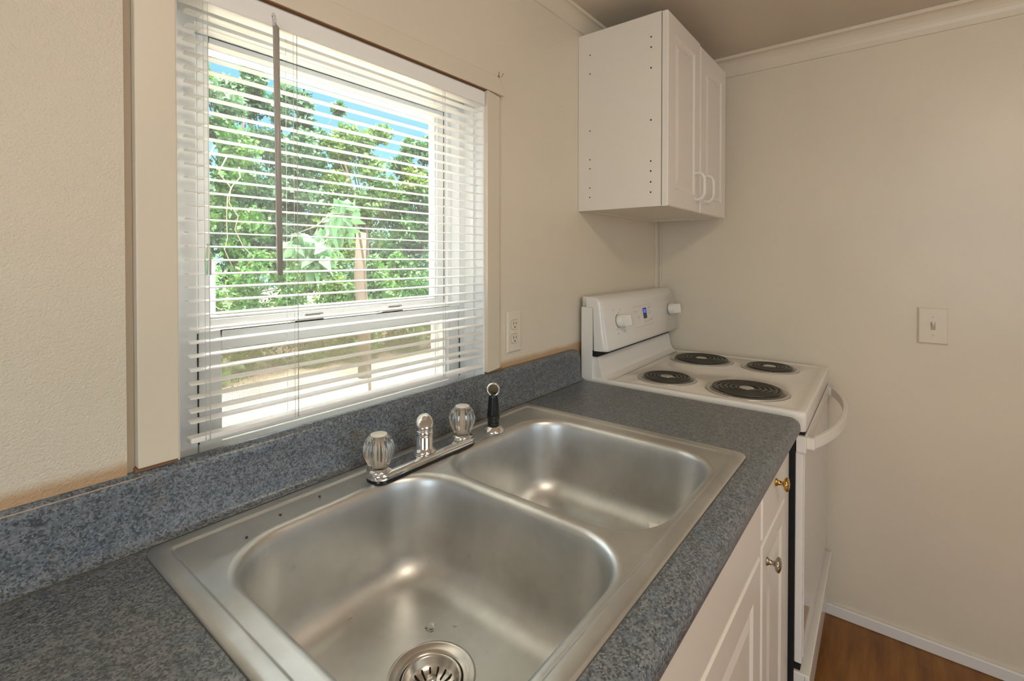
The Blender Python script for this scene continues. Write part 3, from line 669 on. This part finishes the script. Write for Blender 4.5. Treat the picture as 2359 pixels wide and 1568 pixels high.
# oven door with glass front, cap, handle; storage drawer
b = RB(); b.box(.004, LX - .004, .0065, .0235, -.645, -.098); od = b.build('oven_door', M['enamel'], rg, bevel=.002)
b = RB(); b.box(.0, LX, .0, .022, -.098, -.056); b.build('door_cap', M['enamel'], od, bevel=.002)
b = RB(); b.box(.02, LX - .02, .0035, .0065, -.635, -.104); b.build('glass_front', mat('glossy white glass', (.72, .69, .64), .07), od)
b = MB(); hp = []
for k in range(25):
    t_ = -1 + 2 * k / 24; hp.append((.030 + (LX - .06) * (k / 24), -.012 - .052 * (1 - abs(t_) ** 2.3)))
ls = []
for k, (x, y) in enumerate(hp):
    a = hp[max(0, k - 1)]; c_ = hp[min(24, k + 1)]; tx, ty = c_[0] - a[0], c_[1] - a[1]; l_ = math.hypot(tx, ty); nx, ny = ty / l_, -tx / l_; h = .0055
    ls.append([rp(x + nx * h, y + ny * h, -.091), rp(x + nx * h, y + ny * h, -.062), rp(x - nx * h, y - ny * h, -.062), rp(x - nx * h, y - ny * h, -.091)])
b.loops(ls, smooth=False, cap0=True, cap1=True)
for x0, x1 in ((.016, .036), (LX - .036, LX - .016)): MB.box(b, P0.x + x0, P0.x + x1, P0.y - .018, P0.y + .0005, -.091, -.062)
b.build('door_handle', M['plastic'], od, bevel=.002)
b = RB(); b.box(.008, LX - .008, .010, .028, -.665, -.648); b.build('drawer_gap', M['black'], rg)
b = RB(); b.box(.002, LX - .002, .0, .028, -.85, -.668); b.box(.002, LX - .002, -.012, .0, -.69, -.668); b.build('storage_drawer', M['enamel'], rg, bevel=.003)
b = RB()
for x in (.03, LX - .05):
    for y in (.06, LB - .05): b = RB(); b.box(x, x + .02, y, y + .02, FL, FL + .012); b.build('levelling_foot', M['black'], rg)
rg.rotation_euler = (0, 0, ra)

# ------------------------------------------------------------------ wall cabinet
wc = empty('wall_cabinet', (1.535, -.1, .5567), 'white two-door wall cabinet with peg holes hung above the range', 'cabinet')
b = MB(); z0, z1 = .5567, 1.1371
b.box(1.219, 1.235, -.242, YB - .001, z0, z1); b.box(1.834, 1.85, -.242, YB - .001, z0, z1); b.box(1.235, 1.834, -.242, YB - .001, z0 + .006, z0 + .022); b.box(1.235, 1.834, -.242, YB - .001, z1 - .016, z1 - .002); b.box(1.235, 1.834, YB - .008, YB - .001, z0, z1)
for zz in (1.068, 1.037, .975, .818, .694, .664, .631, .600): b.lathe((1.219, -.2105, zz), [(.0026, 0), (.0026, .0006)], axis=(-1, 0, 0), n=10, mi=1)
for zz in (1.066, 1.005, .818, .724, .694, .631, .600): b.lathe((1.219, -.0015, zz), [(.0022, 0), (.0022, .0006)], axis=(-1, 0, 0), n=10, mi=1)
b.build('cabinet_body', [M['cabw'], M['gasket']], wc)
MB().box(1.2225, 1.829, -.2435, -.2422, z0 + .002, z1 - .004).build('shadow_gap', M['black'], wc)
def dpull(x, z0, z1, par):
    b = MB(); pts = [(x, -.2625, z1 - .006), (x, -.275, z1 - .004), (x, -.286, z1 - .010), (x, -.292, z1 - .022), (x, -.293, (z0 + z1) / 2), (x, -.292, z0 + .022), (x, -.286, z0 + .010), (x, -.275, z0 + .004), (x, -.2625, z0 + .006)]
    b.tube(pts, .0058, 10); b.lathe((x, -.2625, z1 - .006), [(.008, 0), (.007, .004)], axis=(0, -1, 0), n=14); b.lathe((x, -.2625, z0 + .006), [(.008, 0), (.007, .004)], axis=(0, -1, 0), n=14)
    b.build('handle', M['plastic'], par)
d1 = panel_door('door', 1.2215, 1.518, z0 - .0005, z1 - .001, -.2625, .0185, M['cabw'], wc, fr=.055); dpull(1.470, .592, .690, d1)
d2 = panel_door('door', 1.525, 1.8325, z0 - .001, z1 - .006, -.2625, .0185, M['cabw'], wc, fr=.055); dpull(1.572, .594, .692, d2)

# ------------------------------------------------------------------ outlet and switch
ol = empty('wall_outlet', (.865, YB, .195), 'beige painted duplex outlet on the wall right of the window', 'outlet')
b = MB(); yp = YB - .001
ls = [[(x, y, z) for x, z in ((.834 + i, .139 + i), (.8965 - i, .139 + i), (.8965 - i, .252 - i), (.834 + i, .252 - i))] for i, y in ((0, yp), (0, yp - .003), (.0035, yp - .0055))]
b.loops(ls, smooth=False, cap0=True, cap1=True); pl = b.build('cover_plate', M['plate'], ol)
for zc_ in (.2155, .1765):
    b = MB(); ls = []
    for i, y in ((0, yp - .005), (0, yp - .0068), (.001, yp - .0072)):
        ls.append([(.865 + max(-.0125, min(.0125, (.0165 - i) * math.cos(a))) , y, zc_ + (.0165 - i) * math.sin(a)) for a in [2 * PI * k / 32 for k in range(32)]])
    ls = [[(.865 + (.0155 - i) * math.cos(a), y, zc_ + max(-.0125, min(.0125, (.0165 - i) * math.sin(a)))) for a in [2 * PI * k / 32 for k in range(32)]] for i, y in ((0, yp - .005), (0, yp - .0068), (.001, yp - .0072))]
    b.loops(ls, cap0=True, cap1=True); rc = b.build('receptacle', M['plate'], ol)
    b = MB(); y0_ = yp - .0076
    b.box(.8585, .8602, y0_, y0_ + .001, zc_ - .001, zc_ + .008); b.box(.8700, .8715, y0_, y0_ + .001, zc_ - .0, zc_ + .007); b.lathe((.865, y0_ + .001, zc_ - .007), [(.0024, 0), (.0024, .001)], axis=(0, -1, 0), n=12)
    b.build('slot', M['gasket'], rc)
    b = MB(); b.loops([[(.865 + (.0162 + o) * math.cos(a), yp - .0056 + dy, zc_ + max(-.0132 - o, min(.0132 + o, (.0172 + o) * math.sin(a)))) for a in [2 * PI * k / 40 for k in range(40)]] for o, dy in ((-.0006, -.0001), (.0004, -.0001), (.0004, .0006))])
    b.build('receptacle_seam', mat('grime line', (.35, .29, .21), .8), rc)
b = MB(); b.lathe((.865, yp - .0052, .196), [(.003, 0), (.0028, .001), (0, .0013)], axis=(0, -1, 0), n=14); b.build('screw', M['plate'], ol)
sw = empty('light_switch', (XR, -.893, .176), 'beige toggle light switch on the right wall', 'switch')
b = MB(); ls = [[(x, y, z) for y, z in ((-.8535 - i, .1165 + i), (-.8535 - i, .2355 - i), (-.930 + i, .2355 - i), (-.930 + i, .1165 + i))] for i, x in ((0, XR - .0005), (0, XR - .005), (.004, XR - .0085))]
b.loops(ls, smooth=False, cap0=True, cap1=True); b.build('cover_plate', M['plate'], sw)
b = MB(); b.box(XR - .0092, XR - .0080, -.8985, -.8865, .163, .189); b.build('toggle_slot', mat('slot shade', (.48, .43, .33), .7), sw)
b = MB(); b.add([(XR - .009, y, z) for y in (-.8965, -.8885) for z in (.171, .183)] + [(XR - .023, y, z) for y in (-.8955, -.8895) for z in (.183, .191)], [(0, 1, 3, 2), (4, 6, 7, 5), (0, 4, 5, 1), (2, 3, 7, 6), (0, 2, 6, 4), (1, 5, 7, 3)]); b.build('toggle', M['plate'], sw, bevel=.001)
for z in (.146, .206):
    b = MB(); b.lathe((XR - .0085, -.8925, z), [(.0032, 0), (.003, .001), (0, .0013)], axis=(-1, 0, 0), n=14); b.build('screw', M['plate'], sw)

# ------------------------------------------------------------------ ceiling lamp (above and behind the camera)
la = empty('ceiling_light', (.10, -1.26, CE - .09), 'round opal glass ceiling light behind the camera', 'lamp')
b = MB(); b.lathe((.10, -1.26, CE - .02), [(.15, 0), (.155, .012), (.15, .0195)], n=40); b.build('lamp_base', M['satin'], la)
b = MB(); b.lathe((.10, -1.26, CE - .021), [(.14, 0), (.132, -.025), (.10, -.05), (.05, -.064), (0, -.068)], n=40); b.build('lamp_shade', M['lampg'], la)

# ------------------------------------------------------------------ outdoors
GZ = -.6 - Z0
struct('ground', MB().box(-14, 26, .25, 30, GZ - .3, GZ), M['ground'])
def leaf_mesh(n, centers, radii, size, rng, aspect=.55, droop=.3):
    """one crown: n leaves scattered in a union of soft blobs"""
    k = rng.integers(0, len(centers), n); c = np.array(centers)[k]; r = np.array(radii)[k][:, None]
    d = rng.normal(size=(n, 3)); d /= np.linalg.norm(d, axis=1)[:, None]
    p = c + d * r * (rng.random(n) ** .45)[:, None]
    t = rng.normal(size=(n, 3)); t[:, 2] -= droop; t /= np.linalg.norm(t, axis=1)[:, None]
    u = np.cross(t, rng.normal(size=(n, 3))); u /= np.linalg.norm(u, axis=1)[:, None]
    s = size * (.6 + .8 * rng.random(n)); L = t * s[:, None]; Wv = u * (s * aspect * .5)[:, None]; nrm = np.cross(t, u) * (s * .12)[:, None]
    V = np.stack([p, p + L * .35 + Wv - nrm * -1, p + L, p + L * .35 - Wv + nrm], 1).reshape(-1, 3)
    F = (np.arange(n) * 4)[:, None] + np.arange(4)
    return V, F
def foliage(name, V, F, m, parent):
    L = top(parent).location; me = bpy.data.meshes.new(name)
    n = len(V); me.vertices.add(n); me.vertices.foreach_set('co', (V - np.array([L[0], L[1], L[2] - Z0])).astype(np.float32).ravel())
    me.loops.add(F.size); me.loops.foreach_set('vertex_index', F.astype(np.int32).ravel()); me.polygons.add(len(F))
    me.polygons.foreach_set('loop_start', np.arange(0, F.size, 4, dtype=np.int32)); me.polygons.foreach_set('loop_total', np.full(len(F), 4, np.int32))
    me.update(calc_edges=True); me.materials.append(m); o = bpy.data.objects.new(name, me); C.objects.link(o); o.parent = parent; return o
def tree(name, x, y, h, spread, m, label, cat, nleaf, seed, size=.09, low=.1, trunk=.07, blobs=26, group=None, bm='bark', aspect=.55):
    rng = np.random.default_rng(seed); t = empty(name, (x, y, GZ), label, cat, group)
    cs, rs = [], []
    br = MB(); H = h - GZ
    tp = [(x, y, GZ), (x + rng.normal() * .06, y, GZ + H * .25), (x + rng.normal() * .14, y + rng.normal() * .1, GZ + H * .5), (x + rng.normal() * .2, y, GZ + H * .8)]
    if trunk: br.tube(tp, [trunk, trunk * .8, trunk * .6, trunk * .3], 8)
    for i in range(blobs):
        f = low + (1 - low) * (i + rng.random()) / blobs; wd = spread * (1.0 - .35 * max(0, f - .55) / .45)
        c = (x + rng.uniform(-wd, wd), y + rng.uniform(-.5, .5) * min(wd, .7), GZ + H * f - .1); cs.append(c); rs.append(rng.uniform(.18, .42) * (1 if f < .8 else .75))
        if trunk and i % 2 == 0: b0 = (tp[2] if f > .5 else tp[1]); br.tube([b0, ((b0[0] + c[0]) / 2, (b0[1] + c[1]) / 2, (b0[2] + c[2]) / 2 + .1), c], [trunk * .3, trunk * .2, trunk * .1], 5)
    if trunk: br.build('trunk', M[bm], t)
    V, F = leaf_mesh(nleaf, cs, rs, size, rng, aspect); foliage('foliage', V, F, M[m], t); return t
T = [('tree', 2.3, 8.0, 4.2, 1.3, 'leafA', 'leafy tree with bright green crown behind the white post, leftmost outside', 21000, 11),
     ('tree', 3.7, 8.8, 4.2, 1.6, 'leafC', 'pale green tree outside, seen right behind the tilt wand', 20000, 12),
     ('tree', 5.2, 9.4, 4.1, 1.6, 'leafB', 'dark green tree with thin top outside, near the middle of the window', 20000, 13),
     ('tree', 6.4, 8.6, 3.5, 1.5, 'leafD', 'yellow green tree outside at the right part of the window', 17000, 14),
     ('tree', 8.0, 8.4, 3.4, 1.3, 'leafB', 'deep green tree outside at the far right edge of the glass', 17000, 15)]
for n_, x, y, h, s, m, lb, nl, sd in T: tree(n_, x, y, h, s, m, lb, 'tree', nl, sd, low=.25, group='trees beyond the yard', size=.10, blobs=42)
Bs = [(1.8, 7.2, .25, .9, 'leafB', 'dark green bush outside beside the white post', 21), (3.1, 7.4, .55, 1.0, 'leafA', 'bright green bush outside below the tilt wand', 22),
      (4.4, 7.4, .6, 1.0, 'leafD', 'yellow green vine covered bush outside in the middle of the window', 23), (5.7, 7.2, .5, 1.0, 'leafA', 'green bush outside in front of the yellow green tree', 24), (6.9, 6.9, .5, 1.0, 'leafB', 'deep green bush outside at the far right of the glass', 25)]
for x, y, h, s, m, lb, sd in Bs: tree('bush', x, y, h, s, m, lb, 'bush', 9000, sd, low=.04, trunk=0, blobs=34, group='bushes along the yard edge', size=.075)
for x, y, h, s, m, lb, sd in ((1.0, 11., 2.8, 2.2, 'leafB', 'dark leafy thicket filling the left of the view far behind the trees', 31), (5.0, 11.2, 2.8, 2.4, 'leafA', 'leafy thicket far behind the middle trees', 32), (9.2, 10.5, 2.5, 2.2, 'leafB', 'dark leafy thicket far behind the right hand trees', 33)):
    tree('thicket', x, y, h, s, m, lb, 'bushes', 13000, sd, low=.05, trunk=.05, blobs=50, size=.13, group='thickets far behind')
# near branch with large pointed leaves hanging over the yard
nb = empty('sapling', (3.7, 4.7, GZ), 'bent sapling with large pointed pale leaves in front of the middle bushes', 'sapling')
b = MB(); b.tube([(3.7, 4.7, GZ), (3.66, 4.7, -.5), (3.55, 4.6, .3), (3.3, 4.35, .72), (3.0, 4.1, .90), (2.6, 3.8, .86), (2.3, 3.6, .70), (2.0, 3.5, .60)], [.02, .019, .017, .015, .012, .010, .007, .004], 6)
b.tube([(2.6, 3.8, .86), (2.45, 3.6, .62), (2.3, 3.45, .48)], [.007, .005, .003], 5); b.build('stem', M['bark'], nb)
rng = np.random.default_rng(5); vs = []; 
V, F = leaf_mesh(150, [(2.95, 4.1, .95), (2.6, 3.8, .72), (2.4, 3.6, .52), (2.1, 3.5, .52), (2.25, 3.5, .38)], [.22, .2, .16, .14, .13], .17, rng, .5, 1.6); foliage('foliage', V, F, M['leafC'], nb)
# pale twisting vine on the left
vn = empty('vine', (1.75, 4.9, GZ), 'pale leafless vine stems twisting across the upper left of the view outside', 'vine')
b = MB(); rng = np.random.default_rng(9)
for st_ in range(6):
    p = np.array([1.55 + .12 * st_, 4.9, 1.9 - .1 * st_]); pts = [tuple(p)]
    for k in range(8): p = p + np.array([rng.normal() * .055, rng.normal() * .03, -.15 + rng.normal() * .03]); pts.append(tuple(p))
    b.tube(pts, [.008 - .0006 * k for k in range(9)], 6)
b.tube([(1.62, 4.92, GZ), (1.68, 4.9, -.6), (1.60, 4.9, .3), (1.66, 4.9, 1.2), (1.58, 4.9, 1.9)], [.016, .015, .014, .012, .01], 6)
b.build('stem', M['palebark'], vn)
# bare tree trunk on the right
tk = empty('bare_tree', (4.45, 5.9, GZ), 'brown bare tree trunk standing among the bushes right of the middle', 'tree')
MB().tube([(4.45, 5.9, GZ), (4.40, 5.85, -.6), (4.33, 5.85, .1), (4.36, 5.85, .8)], [.11, .10, .09, .08], 10).build('bark', M['bark'], tk)
# white porch post
ps = empty('porch_post', (.93, 2.35, GZ), 'white square porch post with a cap outside at the lower left of the glass', 'post')
b = MB(); b.box(.83, .945, 2.3, 2.41, GZ, .375); b.build('post', M['extwhite'], ps, bevel=.006)
b = MB(); b.box(.815, .960, 2.285, 2.425, .375, .392); b.build('post_cap', M['extwhite'], ps, bevel=.004)
